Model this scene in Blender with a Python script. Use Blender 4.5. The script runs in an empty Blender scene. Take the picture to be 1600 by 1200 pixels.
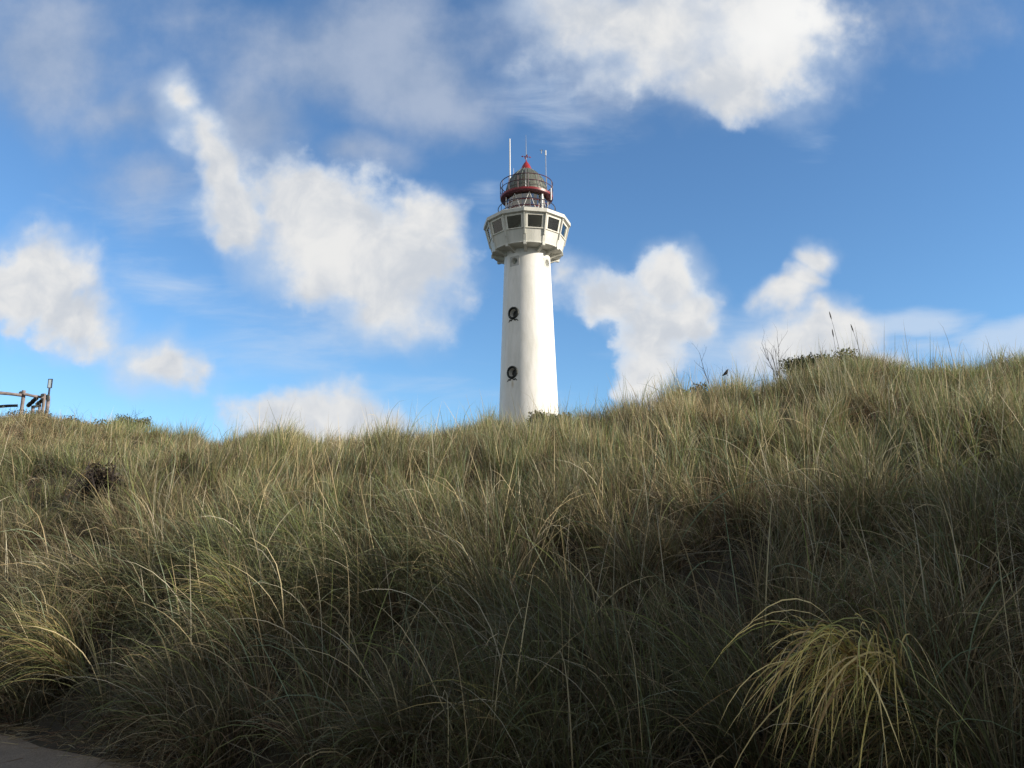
import bpy, bmesh, math, random
import numpy as np
from mathutils import Matrix, Vector

QUICK = False          # layout tests only: skips the grass
R = math.radians
sc = bpy.context.scene
COL = sc.collection

# ------------------------------------------------------------------ camera
EYE, PITCH, ROLL, F = 1.6, 11.6, 0.35, 1244.0
cam_d = bpy.data.cameras.new("camera")
cam = bpy.data.objects.new("camera", cam_d); COL.objects.link(cam)
cam_d.sensor_width = 36.0; cam_d.lens = 36.0 * F / 1600.0
cam_d.clip_start = 0.05; cam_d.clip_end = 6000
cam.matrix_world = (Matrix.Translation((0, 0, EYE)) @ Matrix.Rotation(R(90 + PITCH), 4, 'X')
                    @ Matrix.Rotation(R(-ROLL), 4, 'Z'))
sc.camera = cam
sc.render.resolution_x, sc.render.resolution_y = 1024, 768

# ------------------------------------------------------------------ light
SUN_EL, SUN_AZ = 20.0, 107.0         # degrees; azimuth clockwise from +Y
sun_dir = Vector((math.sin(R(SUN_AZ)) * math.cos(R(SUN_EL)), math.cos(R(SUN_AZ)) * math.cos(R(SUN_EL)), math.sin(R(SUN_EL))))
ld = bpy.data.lights.new("sun", 'SUN'); lo = bpy.data.objects.new("sun", ld); COL.objects.link(lo)
ld.energy = 5.0; ld.angle = R(0.55); ld.color = (1.0, 0.90, 0.76)
lo.rotation_euler = sun_dir.to_track_quat('Z', 'Y').to_euler(); lo.location = (30, -10, 40)
sc.view_settings.view_transform = 'Standard'; sc.view_settings.look = 'None'
sc.view_settings.gamma = 1.0; sc.view_settings.exposure = 0.45
sc.view_settings.use_curve_mapping = False

# ------------------------------------------------------------------ world: sky + clouds by direction
W = bpy.data.worlds.new("World"); sc.world = W; W.use_nodes = True
W.cycles.sampling_method = 'MANUAL'; W.cycles.sample_map_resolution = 256
nt = W.node_tree; nt.nodes.clear(); NL = nt.links
def nd(t, **kw):
    n = nt.nodes.new(t)
    for k, v in kw.items(): setattr(n, k, v)
    return n
def setin(n, i, v):
    if hasattr(v, 'is_linked') or isinstance(v, bpy.types.NodeSocket): NL.new(v, n.inputs[i])
    else: n.inputs[i].default_value = v
def M(op, a, b=None, c=None, clamp=False):
    n = nd('ShaderNodeMath', operation=op, use_clamp=clamp)
    for i, v in enumerate((a, b, c)):
        if v is not None: setin(n, i, v)
    return n.outputs[0]
def VM(op, a, b=None, out=0):
    n = nd('ShaderNodeVectorMath', operation=op); setin(n, 0, a)
    if b is not None: setin(n, 1, b)
    return n.outputs[out]
def smooth(v, lo_, hi, a=0.0, b=1.0):
    n = nd('ShaderNodeMapRange', interpolation_type='SMOOTHSTEP')
    setin(n, 0, v); setin(n, 1, lo_); setin(n, 2, hi); setin(n, 3, a); setin(n, 4, b)
    return n.outputs[0]
def noise(vec, scale, detail=6, rough=.55, dist=0.0, out='Fac'):
    n = nd('ShaderNodeTexNoise'); setin(n, 'Vector', vec)
    n.inputs['Scale'].default_value = scale; n.inputs['Detail'].default_value = detail
    n.inputs['Roughness'].default_value = rough; n.inputs['Distortion'].default_value = dist
    return n.outputs[out]
def mixc(f, a, b):
    n = nd('ShaderNodeMix', data_type='RGBA'); setin(n, 0, f); setin(n, 6, a); setin(n, 7, b)
    return n.outputs[2]

tc = nd('ShaderNodeTexCoord')
D0 = tc.outputs['Generated']
rot = nd('ShaderNodeVectorRotate', rotation_type='X_AXIS'); setin(rot, 'Vector', D0)
rot.inputs['Angle'].default_value = R(-PITCH)          # a fixed direction in the sky, 11.6 deg above the horizon
sep = nd('ShaderNodeSeparateXYZ'); NL.new(rot.outputs[0], sep.inputs[0])
yy = M('MAXIMUM', sep.outputs[1], 0.12)
A = M('DIVIDE', sep.outputs[0], yy); B = M('DIVIDE', sep.outputs[2], yy)
cmb = nd('ShaderNodeCombineXYZ'); NL.new(A, cmb.inputs[0]); NL.new(B, cmb.inputs[1])
P0 = cmb.outputs[0]
# domain warps
def warp(p, scale, amp, detail=4, rough=.55, seed=0.0):
    v = VM('ADD', p, (seed, seed * 1.7, seed * .3))
    c = noise(v, scale, detail, rough, out='Color')
    d = VM('SUBTRACT', c, (.5, .5, .5))
    s = nd('ShaderNodeVectorMath', operation='SCALE'); NL.new(d, s.inputs[0]); s.inputs['Scale'].default_value = amp
    fl = VM('MULTIPLY', s.outputs[0], (1, 1, 0))
    return VM('ADD', p, fl)
def field(p, blobs, k=0.12):
    acc = None
    for (px, py, rx, ry, ang, w) in blobs:
        m = nd('ShaderNodeMapping', vector_type='TEXTURE'); NL.new(p, m.inputs[0])
        m.inputs['Location'].default_value = ((px - 800) / F, (600 - py) / F, 0)
        m.inputs['Rotation'].default_value = (0, 0, R(ang))
        m.inputs['Scale'].default_value = (rx / F, ry / F, 1)
        l = VM('LENGTH', m.outputs[0], out=1)
        v = M('MULTIPLY_ADD', l, -w, w)
        acc = v if acc is None else M('SMOOTH_MAX', acc, v, k)
    return acc

# white cumulus  (px, py, rx, ry, angle, weight)
CUM = [
 (520, 370, 190, 120, -25, 1.1), (625, 420, 130, 120, -10, 1.1), (470, 320, 110, 70, -10, 1.0), (672, 352, 66, 60, 0, 1.0),
 (610, 480, 110, 60, -10, .9), (345, 265, 42, 120, 20, .8), (298, 150, 26, 60, 20, .6), (380, 340, 80, 70, -30, .9),
 (78, 412, 90, 76, 0, 1.1), (112, 478, 92, 70, -20, 1.05), (15, 440, 95, 76, 0, 1.0),
 (262, 575, 80, 52, -15, .7), (480, 655, 165, 62, 0, 1.1), (570, 670, 120, 50, 0, .9),
 (1050, 40, 250, 120, 0, 1.1), (1170, 35, 190, 120, -20, 1.2), (1140, 120, 130, 80, 0, .9), (940, 10, 180, 130, 0, .8),
 (955, 462, 95, 50, -10, .95), (1055, 435, 62, 55, 0, 1.1), (1015, 520, 78, 95, 15, 1.05), (1075, 490, 62, 70, 0, .9), (1010, 585, 48, 60, 0, .9), (885, 430, 40, 34, 0, .55),
 (1275, 405, 42, 40, 0, 1.0), (1258, 438, 38, 34, 0, 1.0), (1232, 464, 66, 40, 25, 1.05), (1275, 490, 50, 40, -20, .95), (1300, 525, 100, 62, -25, 1.1), (1255, 560, 110, 62, 0, 1.0), (1370, 580, 80, 45, 0, .8),
]
# soft grey cloud, further overhead
GREY = [
 (50, 60, 230, 190, 0, 1.0), (560, 80, 330, 140, 0, 1.1), (640, 120, 190, 120, 0, 1.1), (400, 190, 190, 120, 20, 1.0), (430, 250, 130, 110, 0, .9),
 (560, 240, 100, 50, 0, .8), (200, 160, 240, 80, 0, .75), (900, 30, 120, 120, 0, .9), (950, 120, 120, 110, 0, .7), (1020, 140, 180, 90, 0, .8),
 (320, 20, 160, 60, 0, .4), (1350, 20, 260, 90, 0, .6), (250, 260, 160, 90, 0, .5), (1150, 170, 160, 60, 0, .5),
]
# thin high streaks
THIN = [
 (460, 535, 230, 60, 5, .7), (250, 440, 210, 60, -20, .5), (880, 170, 140, 90, 0, .55), (1410, 525, 150, 32, 8, 1.3), (1590, 535, 150, 42, 8, 1.6),
 (1150, 560, 260, 70, 0, .7), (760, 310, 60, 40, 0, .5), (1275, 235, 60, 40, 0, .3), (280, 330, 250, 80, 0, .3), (700, 610, 200, 60, 0, .3),
 (1450, 560, 200, 30, 0, .7), (130, 530, 140, 60, 0, .4),
]
Pw = warp(P0, 5.0, .06, 2, .5)
Pw = warp(Pw, 15.0, .045, 3, .5, 3.1)
n1 = noise(P0, 12.0, 6, .52)
fc = field(Pw, CUM, .15)
nB = noise(P0, 34.0, 5, .55)
dc = M('ADD', M('ADD', fc, .03), M('ADD', M('MULTIPLY', M('SUBTRACT', n1, .5), 1.5), M('MULTIPLY', M('SUBTRACT', nB, .5), .55)))
aH = M('MULTIPLY', smooth(M('ADD', fc, M('MULTIPLY', M('SUBTRACT', noise(P0, 5.0, 6, .55), .5), 2.2)), -.30, .75), .62)
nS = noise(VM('ADD', P0, (2.0, 9.0, 0)), 4.0, 3, .5)
aC = smooth(dc, -.02, M('ADD', smooth(nS, .38, .62, .24, .80), smooth(B, .22, .46, 0, .5)))
Pg = warp(P0, 4.0, .12, 4, .5, 7.7)
fg = field(Pg, GREY)
n2 = noise(VM('ADD', P0, (5.2, 1.3, 0)), 6.0, 7, .55)
dg = M('ADD', fg, M('MULTIPLY', M('SUBTRACT', n2, .5), 1.9))
aG = M('MULTIPLY', smooth(dg, -0.10, 0.95), .80)
mpS = nd('ShaderNodeMapping'); NL.new(P0, mpS.inputs[0]); mpS.inputs['Rotation'].default_value = (0, 0, R(-14)); mpS.inputs['Scale'].default_value = (1, 4.5, 1)
n3 = noise(mpS.outputs[0], 5.5, 8, .6, 0.4)
ft = field(warp(P0, 5.0, .08, 3, .5, 2.2), THIN)
aT = M('MULTIPLY', smooth(M('ADD', ft, M('MULTIPLY', M('SUBTRACT', n3, .5), 1.4)), 0.05, 1.0), .75)
# elsewhere in the sky: unseen cloud, made heavy and warm to fill the shade
n4 = noise(D0, 2.6, 7, .55)
away = smooth(sep.outputs[1], 0.55, 0.40)
aE = M('MULTIPLY', smooth(n4, .38, .54), away)
# colours (radiance of the clouds)
K = 7.3
sh = noise(VM('ADD', Pw, (.014, -.022, 0)), 10.0, 5, .55)
n1b = noise(Pw, 10.0, 5, .55)
lit = M('ADD', sh, M('MULTIPLY', M('SUBTRACT', n1b, sh), 1.8))
lit = smooth(lit, .25, .75)
cw = mixc(lit, (.60 * K, .64 * K, .70 * K, 1), (.83 * K, .83 * K, .825 * K, 1))
core = field(P0, [(1250, 30, 140, 90, 0, 1.0), (1200, 60, 120, 80, 0, .8)], .2)
cw = mixc(smooth(core, -.1, .9), cw, (.93 * K, .93 * K, .92 * K, 1))
edge = smooth(dc, .0, .6)
cw = mixc(edge, (.62 * K, .72 * K, .86 * K, 1), cw)
cg = mixc(smooth(n2, .35, .65), (.30 * K, .39 * K, .55 * K, 1), (.46 * K, .53 * K, .66 * K, 1))

sky = nd('ShaderNodeTexSky', sky_type='NISHITA', sun_disc=False)
sky.sun_elevation = R(SUN_EL); sky.sun_rotation = R(SUN_AZ)
sky.altitude = 0; sky.air_density = 1.0; sky.dust_density = 0.0; sky.ozone_density = 2.2
SKYTINT = (.85, 1.145, 1.38, 1)
sk = nd('ShaderNodeMix', data_type='RGBA', blend_type='MULTIPLY'); sk.inputs[0].default_value = 1
NL.new(sky.outputs[0], sk.inputs[6]); sk.inputs[7].default_value = SKYTINT
c = sk.outputs[2]
c = mixc(aT, c, (.60 * K, .71 * K, .86 * K, 1))
c = mixc(aG, c, cg)
c = mixc(aH, c, (.56 * K, .66 * K, .80 * K, 1))
c = mixc(aC, c, cw)
c = mixc(aE, c, (.56 * K, .54 * K, .505 * K, 1))
bg = nd('ShaderNodeBackground'); NL.new(c, bg.inputs[0]); bg.inputs[1].default_value = 0.10
wo = nd('ShaderNodeOutputWorld'); NL.new(bg.outputs[0], wo.inputs[0])

# ------------------------------------------------------------------ helpers
rng = np.random.default_rng(11); random.seed(5)
def new_mat(name): 
    m = bpy.data.materials.new(name); m.use_nodes = True
    return m, m.node_tree.nodes, m.node_tree.links, m.node_tree.nodes['Principled BSDF']
def simple(name, col, rough=.5, metal=0, var=.12, scale=8.0, bump=0.0, col2=None):
    m, n, l, b = new_mat(name)
    t = n.new('ShaderNodeTexCoord'); no = n.new('ShaderNodeTexNoise'); no.inputs['Scale'].default_value = scale
    no.inputs['Detail'].default_value = 6; no.inputs['Roughness'].default_value = .65
    l.new(t.outputs['Object'], no.inputs['Vector'])
    r = n.new('ShaderNodeValToRGB'); l.new(no.outputs['Fac'], r.inputs[0])
    c2 = col2 or tuple(v * (1 - 2 * var) for v in col)
    r.color_ramp.elements[0].position = .32; r.color_ramp.elements[1].position = .62
    r.color_ramp.elements[0].color = (*c2, 1); r.color_ramp.elements[1].color = (*col, 1)
    l.new(r.outputs[0], b.inputs['Base Color'])
    b.inputs['Roughness'].default_value = rough; b.inputs['Metallic'].default_value = metal
    if bump:
        bp = n.new('ShaderNodeBump'); bp.inputs['Strength'].default_value = bump; bp.inputs['Distance'].default_value = .02
        l.new(no.outputs['Fac'], bp.inputs['Height']); l.new(bp.outputs[0], b.inputs['Normal'])
    return m
def tag(o, label=None, cat=None, group=None, kind=None):
    if label: o['label'] = label
    if cat: o['category'] = cat
    if group: o['group'] = group
    if kind: o['kind'] = kind
    return o
def empty(name, loc, label, cat, group=None):
    o = bpy.data.objects.new(name, None); COL.objects.link(o); o.location = loc; o.empty_display_size = .3
    return tag(o, label, cat, group)
def link(name, me, mat, parent=None):
    o = bpy.data.objects.new(name, me); COL.objects.link(o)
    if mat is not None: me.materials.append(mat)
    if parent is not None: o.parent = parent
    return o
class MB:
    """collects faces; build() links them as one mesh object"""
    def __init__(s): s.v = []; s.f = []
    def add(s, vs, fs):
        k = len(s.v); s.v += [tuple(v) for v in vs]; s.f += [tuple(i + k for i in f) for f in fs]; return s
    def hexa(s, p):      # 8 points: bottom 4 then top 4
        return s.add(p, [(0, 3, 2, 1), (4, 5, 6, 7), (0, 1, 5, 4), (1, 2, 6, 5), (2, 3, 7, 6), (3, 0, 4, 7)])
    def box(s, c, d, rotz=0):
        cx, cy, cz = c; dx, dy, dz = (x / 2 for x in d); ca, sa = math.cos(rotz), math.sin(rotz)
        p = []
        for z in (-dz, dz):
            for x, y in ((-dx, -dy), (dx, -dy), (dx, dy), (-dx, dy)):
                p.append((cx + x * ca - y * sa, cy + x * sa + y * ca, cz + z))
        return s.hexa(p)
    def tube(s, pts, rad, n=8, cap=True):
        pts = [Vector(p) for p in pts]; k0 = len(s.v); m = len(pts)
        if not hasattr(rad, '__len__'): rad = [rad] * m
        up = None
        for i, p in enumerate(pts):
            t = (pts[min(i + 1, m - 1)] - pts[max(i - 1, 0)]).normalized()
            if up is None: up = Vector((0, 0, 1)) if abs(t.z) < .9 else Vector((1, 0, 0))
            a = t.cross(up)
            if a.length < 1e-4: a = t.cross(Vector((0, 1, 0)))
            a.normalize(); b = a.cross(t).normalized(); up = b
            for j in range(n):
                q = 2 * math.pi * j / n
                s.v.append(tuple(p + (a * math.cos(q) + b * math.sin(q)) * rad[i]))
        for i in range(m - 1):
            for j in range(n):
                j2 = (j + 1) % n
                s.f.append((k0 + i * n + j, k0 + i * n + j2, k0 + (i + 1) * n + j2, k0 + (i + 1) * n + j))
        if cap:
            s.f.append(tuple(k0 + j for j in range(n))[::-1]); s.f.append(tuple(k0 + (m - 1) * n + j for j in range(n)))
        return s
    def lathe(s, prof, n=64, phase=0.0, closed=False, caps=True):
        k0 = len(s.v); m = len(prof)
        for (r, z) in prof:
            for j in range(n):
                t = phase + 2 * math.pi * j / n
                s.v.append((r * math.sin(t), -r * math.cos(t), z))
        for i in range(m - 1 + (1 if closed else 0)):
            i2 = (i + 1) % m
            for j in range(n):
                j2 = (j + 1) % n
                s.f.append((k0 + i * n + j, k0 + i * n + j2, k0 + i2 * n + j2, k0 + i2 * n + j))
        if caps and not closed:
            s.f.append(tuple(k0 + j for j in range(n))[::-1]); s.f.append(tuple(k0 + (m - 1) * n + j for j in range(n)))
        return s
    def ring(s, r, z, rad, n=96, k=6):
        prof = [(r + rad * math.cos(2 * math.pi * i / k), z + rad * math.sin(2 * math.pi * i / k)) for i in range(k)]
        return s.lathe(prof[::-1], n, closed=True)
    def mesh(s, name, smooth_ang=None):
        me = bpy.data.meshes.new(name); me.from_pydata(s.v, [], s.f); me.update()
        bm = bmesh.new(); bm.from_mesh(me); bmesh.ops.recalc_face_normals(bm, faces=bm.faces); bm.to_mesh(me); bm.free()
        if smooth_ang is not None:
            me.shade_smooth(); me.set_sharp_from_angle(angle=R(smooth_ang))
        return me
    def build(s, name, mat, parent=None, smooth_ang=None):
        return link(name, s.mesh(name, smooth_ang), mat, parent)

# ------------------------------------------------------------------ terrain function
def pix_dir(px, py):
    a, b = (px - 800) / F, (600 - py) / F
    c_, s_ = math.cos(R(ROLL)), math.sin(R(ROLL))
    a, b = a * c_ + b * s_, -a * s_ + b * c_           # undo the roll
    y = math.cos(R(PITCH)) - b * math.sin(R(PITCH)); z = math.sin(R(PITCH)) + b * math.cos(R(PITCH))
    return a, y, z
def pix_az(px, py): a, y, z = pix_dir(px, py); return math.atan2(a, y)
def pix_tan(px, py): a, y, z = pix_dir(px, py); return z / math.hypot(a, y)

def bumps(x, y):
    v = .12 * np.sin(1.1 * x + .7 * y + .5) * np.cos(.9 * y - .4 * x) + .13 * np.sin(2.3 * x - 1.1 * y + 2) * np.cos(1.9 * y + .6 * x + 1)
    v += .08 * np.sin(4.1 * x + 1.7 * y) * np.cos(3.3 * y - 2.2 * x + .7)
    return v
# silhouette of the dune in the view, grass tops: (px, py, crest distance)
SIL = [(-260, 655, 40), (-120, 630, 38), (0, 643, 36), (60, 648, 35), (120, 655, 33), (190, 665, 30), (250, 676, 26), (320, 681, 22), (420, 680, 20), (520, 683, 19),
       (640, 682, 18.5), (720, 672, 18), (800, 664, 18), (870, 655, 18), (950, 648, 18), (1020, 636, 18), (1060, 620, 18), (1120, 616, 18.3), (1180, 603, 18.8),
       (1240, 584, 19.5), (1290, 566, 20), (1340, 570, 20.3), (1420, 572, 21), (1500, 570, 21.5), (1600, 562, 22), (1720, 598, 23), (1850, 690, 23)]
GR_H = .45
def toe_of(az):
    d = np.cos(az) + np.where(az < 0, .64, .30) * np.sin(az)
    d = np.maximum(d, .17)
    t = 4.80 / d
    t = np.where(az > R(75), 5.2, t)
    t = np.minimum(t, 24.0)
    return np.where(az < R(-62), 24.0, t)
def profile(t):
    t = np.clip(t, 0, 1)
    return .82 * np.sin(t * math.pi / 2) + .18 * (t * t * (3 - 2 * t))
_az, _c, _h = [], [], []
for px, py, cr in SIL:
    az = pix_az(px, py); tn = pix_tan(px, py); t0 = float(toe_of(np.array(az)))
    rr = np.linspace(t0 + .5, cr, 200); pr = profile((rr - t0) / (cr - t0))
    lo_, hi = 0.5, 14.0
    for _ in range(40):
        mid = (lo_ + hi) / 2
        if ((mid * pr + GR_H - EYE) / rr).max() > tn: hi = mid
        else: lo_ = mid
    _az.append(az); _c.append(cr); _h.append(mid)
TAZ = [R(-180), R(-120), R(-75)] + _az + [R(56), R(66), R(75), R(90), R(105), R(120), R(140), R(180)]
TC = [40, 40, 42] + _c + [20.0, 14.5, 14.5, 14.0, 14.5, 16, 20, 40]
THH = [1.5, 1.5, 4.0] + _h + [3.7, 4.5, 5.9, 6.7, 6.4, 5.9, 4.2, 1.5]
def ground(x, y):
    x = np.asarray(x, float); y = np.asarray(y, float)
    r = np.hypot(x, y); az = np.arctan2(x, y)
    c_ = np.interp(az, TAZ, TC); h = np.interp(az, TAZ, THH); t0 = toe_of(az)
    c_ = np.maximum(c_, t0 + 8)
    t = (r - t0) / (c_ - t0)
    z = h * profile(t)
    back = np.clip((r - c_) / 30.0, 0, 1)
    z = z + (np.minimum(h * .6, 2.8) - h) * (back * back * (3 - 2 * back))
    far = np.clip((r - 150) / 300, 0, 1); z = z * (1 - far)
    k = np.clip(t * 4, 0, 1) * np.clip((400 - r) / 200, 0, 1)
    return z + bumps(x, y) * k * (1 + .8 * np.clip(t, 0, 1)) * .9
def gz(x, y): return float(ground(np.array([x]), np.array([y]))[0])
def at(px, py, r):
    """ground point seen in the direction of pixel column px (taken at row py) at ground distance r"""
    az = pix_az(px, py); x, y = r * math.sin(az), r * math.cos(az)
    return x, y, gz(x, y)

# ------------------------------------------------------------------ ground
def sand_mat():
    m, n, l, b = new_mat("dune_soil")
    g = n.new('ShaderNodeNewGeometry'); no = n.new('ShaderNodeTexNoise'); no.inputs['Scale'].default_value = 2.2; no.inputs['Detail'].default_value = 8
    no2 = n.new('ShaderNodeTexNoise'); no2.inputs['Scale'].default_value = 40; no2.inputs['Detail'].default_value = 4
    l.new(g.outputs['Position'], no.inputs['Vector']); l.new(g.outputs['Position'], no2.inputs['Vector'])
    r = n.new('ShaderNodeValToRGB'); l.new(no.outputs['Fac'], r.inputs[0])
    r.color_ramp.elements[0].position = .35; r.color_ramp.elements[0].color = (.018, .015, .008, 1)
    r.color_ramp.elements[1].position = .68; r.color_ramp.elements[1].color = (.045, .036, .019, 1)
    l.new(r.outputs[0], b.inputs['Base Color']); b.inputs['Roughness'].default_value = .95
    bp = n.new('ShaderNodeBump'); bp.inputs['Strength'].default_value = .6; bp.inputs['Distance'].default_value = .03
    l.new(no2.outputs['Fac'], bp.inputs['Height']); l.new(bp.outputs[0], b.inputs['Normal'])
    return m
def make_ground():
    na = 480
    rs = np.concatenate([[0.01], np.linspace(.5, 45, 150), np.geomspace(47, 4000, 40)])
    az = np.linspace(-math.pi, math.pi, na, endpoint=False)
    RR, AA = np.meshgrid(rs, az, indexing='ij')
    X, Y = RR * np.sin(AA), RR * np.cos(AA); Z = ground(X, Y)
    co = np.stack([X, Y, Z], -1).reshape(-1, 3)
    i, j = np.meshgrid(np.arange(len(rs) - 1), np.arange(na), indexing='ij'); j2 = (j + 1) % na
    q = np.stack([i * na + j, (i + 1) * na + j, (i + 1) * na + j2, i * na + j2], -1).reshape(-1, 4)[:, ::-1]
    me = bpy.data.meshes.new("dune_ground"); me.from_pydata(co.tolist(), [], q.tolist()); me.update(); me.shade_smooth()
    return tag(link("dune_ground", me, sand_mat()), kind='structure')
make_ground()
def path_mat():
    m, n, l, b = new_mat("worn_paving")
    g = n.new('ShaderNodeNewGeometry')
    a = n.new('ShaderNodeTexNoise'); a.inputs['Scale'].default_value = 1.3; a.inputs['Detail'].default_value = 9; a.inputs['Roughness'].default_value = .7
    s = n.new('ShaderNodeTexNoise'); s.inputs['Scale'].default_value = 120; s.inputs['Detail'].default_value = 3
    l.new(g.outputs['Position'], a.inputs['Vector']); l.new(g.outputs['Position'], s.inputs['Vector'])
    r = n.new('ShaderNodeValToRGB'); l.new(a.outputs['Fac'], r.inputs[0])
    r.color_ramp.elements[0].position = .3; r.color_ramp.elements[0].color = (.15, .12, .085, 1)
    r.color_ramp.elements[1].position = .7; r.color_ramp.elements[1].color = (.30, .245, .175, 1)
    r2 = n.new('ShaderNodeValToRGB'); l.new(s.outputs['Fac'], r2.inputs[0])
    r2.color_ramp.elements[0].position = .35; r2.color_ramp.elements[0].color = (.42, .42, .42, 1); r2.color_ramp.elements[1].position = .65
    mx = n.new('ShaderNodeMix'); mx.data_type = 'RGBA'; mx.blend_type = 'MULTIPLY'; mx.inputs[0].default_value = 1
    l.new(r.outputs[0], mx.inputs[6]); l.new(r2.outputs[0], mx.inputs[7]); l.new(mx.outputs[2], b.inputs['Base Color'])
    b.inputs['Roughness'].default_value = .85
    bp = n.new('ShaderNodeBump'); bp.inputs['Strength'].default_value = .5; bp.inputs['Distance'].default_value = .006
    l.new(s.outputs['Fac'], bp.inputs['Height']); l.new(bp.outputs[0], b.inputs['Normal'])
    return m
def make_path():
    mb = MB(); top, bot = [], []
    for k in range(61):
        x = -13 + k * .35
        ye = 4.5 - (.64 if x < 0 else .30) * x + .10 + .05 * math.sin(x * 2.1) + .03 * math.sin(x * 7)
        top.append((x, ye, .012)); bot.append((x, ye - 4.2, .012))
    vs = bot + top; n_ = len(top)
    mb.add(vs, [(i, i + 1, n_ + i + 1, n_ + i) for i in range(n_ - 1)])
    return tag(mb.build("path", path_mat()), kind='structure')
make_path()

# ------------------------------------------------------------------ lighthouse
LX, LY = 1.27, 60.0
LZ = gz(LX, LY) - .3
def lh_paint(name, base, stain=False):
    m, n, l, b = new_mat(name)
    t = n.new('ShaderNodeTexCoord')
    mp = n.new('ShaderNodeMapping'); mp.inputs['Scale'].default_value = (1.6, 1.6, .35); l.new(t.outputs['Object'], mp.inputs[0])
    a = n.new('ShaderNodeTexNoise'); a.inputs['Scale'].default_value = 1.4; a.inputs['Detail'].default_value = 8; a.inputs['Roughness'].default_value = .62
    l.new(mp.outputs[0], a.inputs['Vector'])
    r = n.new('ShaderNodeValToRGB'); l.new(a.outputs['Fac'], r.inputs[0])
    r.color_ramp.elements[0].position = .3; r.color_ramp.elements[0].color = tuple(v * f for v, f in zip(base, (.80, .81, .79))) + (1,)
    r.color_ramp.elements[1].position = .62; r.color_ramp.elements[1].color = (*base, 1)
    out = r.outputs[0]
    if stain:
        # rust run below the lower round window
        g = n.new('ShaderNodeMapping'); g.vector_type = 'TEXTURE'; l.new(t.outputs['Object'], g.inputs[0])
        g.inputs['Location'].default_value = (-1.22, -1.72, 11.95 + EYE - LZ); g.inputs['Scale'].default_value = (.12, .5, .42)
        ln = n.new('ShaderNodeVectorMath'); ln.operation = 'LENGTH'; l.new(g.outputs[0], ln.inputs[0])
        mr = n.new('ShaderNodeMapRange'); mr.inputs[1].default_value = 1.0; mr.inputs[2].default_value = .2; mr.inputs[4].default_value = .55
        l.new(ln.outputs[1], mr.inputs[0])
        mx = n.new('ShaderNodeMix'); mx.data_type = 'RGBA'; l.new(mr.outputs[0], mx.inputs[0]); l.new(out, mx.inputs[6]); mx.inputs[7].default_value = (.42, .28, .10, 1)
        out = mx.outputs[2]
    l.new(out, b.inputs['Base Color']); b.inputs['Roughness'].default_value = .55
    f = n.new('ShaderNodeTexNoise'); f.inputs['Scale'].default_value = 9; f.inputs['Detail'].default_value = 5; l.new(t.outputs['Object'], f.inputs['Vector'])
    bp = n.new('ShaderNodeBump'); bp.inputs['Strength'].default_value = .25; bp.inputs['Distance'].default_value = .03
    l.new(f.outputs['Fac'], bp.inputs['Height']); l.new(bp.outputs[0], b.inputs['Normal'])
    return m
M_shaft = lh_paint("white_tower_paint", (.84, .83, .80), True)
M_gal = lh_paint("white_gallery_paint", (.64, .64, .59))
M_frame = lh_paint("cream_window_paint", (.78, .77, .70))
M_grey = lh_paint("grey_stone", (.50, .50, .48))
M_red = simple("red_gloss_paint", (.34, .022, .03), .35, var=.2)
M_dred = simple("dark_red_paint", (.20, .02, .025), .45, var=.2)
M_eave = simple("eaves_red_paint", (.27, .022, .03), .4, var=.25)
M_underside = simple("shaded_underside_red", (.10, .018, .03), .5, var=.2)  # shade under the eaves ring put into a darker red
M_rail = simple("railing_paint", (.10, .03, .06), .45, var=.3)
M_rail2 = simple("dark_railing_paint", (.035, .035, .07), .45, var=.3)
M_cop = simple("weathered_copper", (.15, .165, .14), .5, .3, col2=(.075, .07, .055), scale=3.0, bump=.3)
M_rib = simple("pale_copper_rib", (.30, .36, .32), .5, .3, var=.2)
M_iron = simple("black_iron", (.018, .022, .020), .5, .4, scale=30, bump=.5)
M_white = simple("white_metal", (.80, .80, .78), .4, var=.04)
M_galv = simple("galvanised_metal", (.36, .38, .40), .4, .7)
M_dark = simple("dark_interior", (.05, .052, .05), .7, var=.2)
M_inwall = simple("interior_wall", (.62, .60, .52), .7, var=.1)
def glass_mat(name, alpha, tint):
    m, n, l, b = new_mat(name)
    b.inputs['Base Color'].default_value = (*tint, 1); b.inputs['Roughness'].default_value = .06
    tr = n.new('ShaderNodeBsdfTransparent'); tr.inputs[0].default_value = (.9, .93, .92, 1)
    fr = n.new('ShaderNodeFresnel'); fr.inputs[0].default_value = 1.5
    ad = n.new('ShaderNodeMath'); ad.operation = 'ADD'; ad.use_clamp = True; l.new(fr.outputs[0], ad.inputs[0]); ad.inputs[1].default_value = alpha
    mx = n.new('ShaderNodeMixShader'); l.new(ad.outputs[0], mx.inputs[0]); l.new(tr.outputs[0], mx.inputs[1]); l.new(b.outputs[0], mx.inputs[2])
    l.new(mx.outputs[0], n['Material Output'].inputs[0])
    gl = n.new('ShaderNodeBsdfGlossy'); gl.inputs[1].default_value = .04; gl.inputs[0].default_value = (.9, .92, .92, 1); l.new(gl.outputs[0], mx.inputs[2]); return m
M_pane = glass_mat("window_glass", .06, (.05, .06, .06))
M_lglass = glass_mat("lantern_glass", .20, (.22, .25, .25))
M_lens = simple("prism_glass", (.46, .46, .28), .15, .1, col2=(.20, .22, .13), scale=5)
M_curt = simple("red_brown_screen", (.36, .17, .15), .6, var=.2, scale=4)

lh = empty("lighthouse", (LX, LY, LZ), "tall white round lighthouse with twelve-sided glazed gallery and red-capped copper lantern, behind the dune", "lighthouse")
def Z(z): return z + EYE - LZ        # heights below are above eye level
def rsh(z): return 1.83 + (22.0 - z) * .0365
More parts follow.
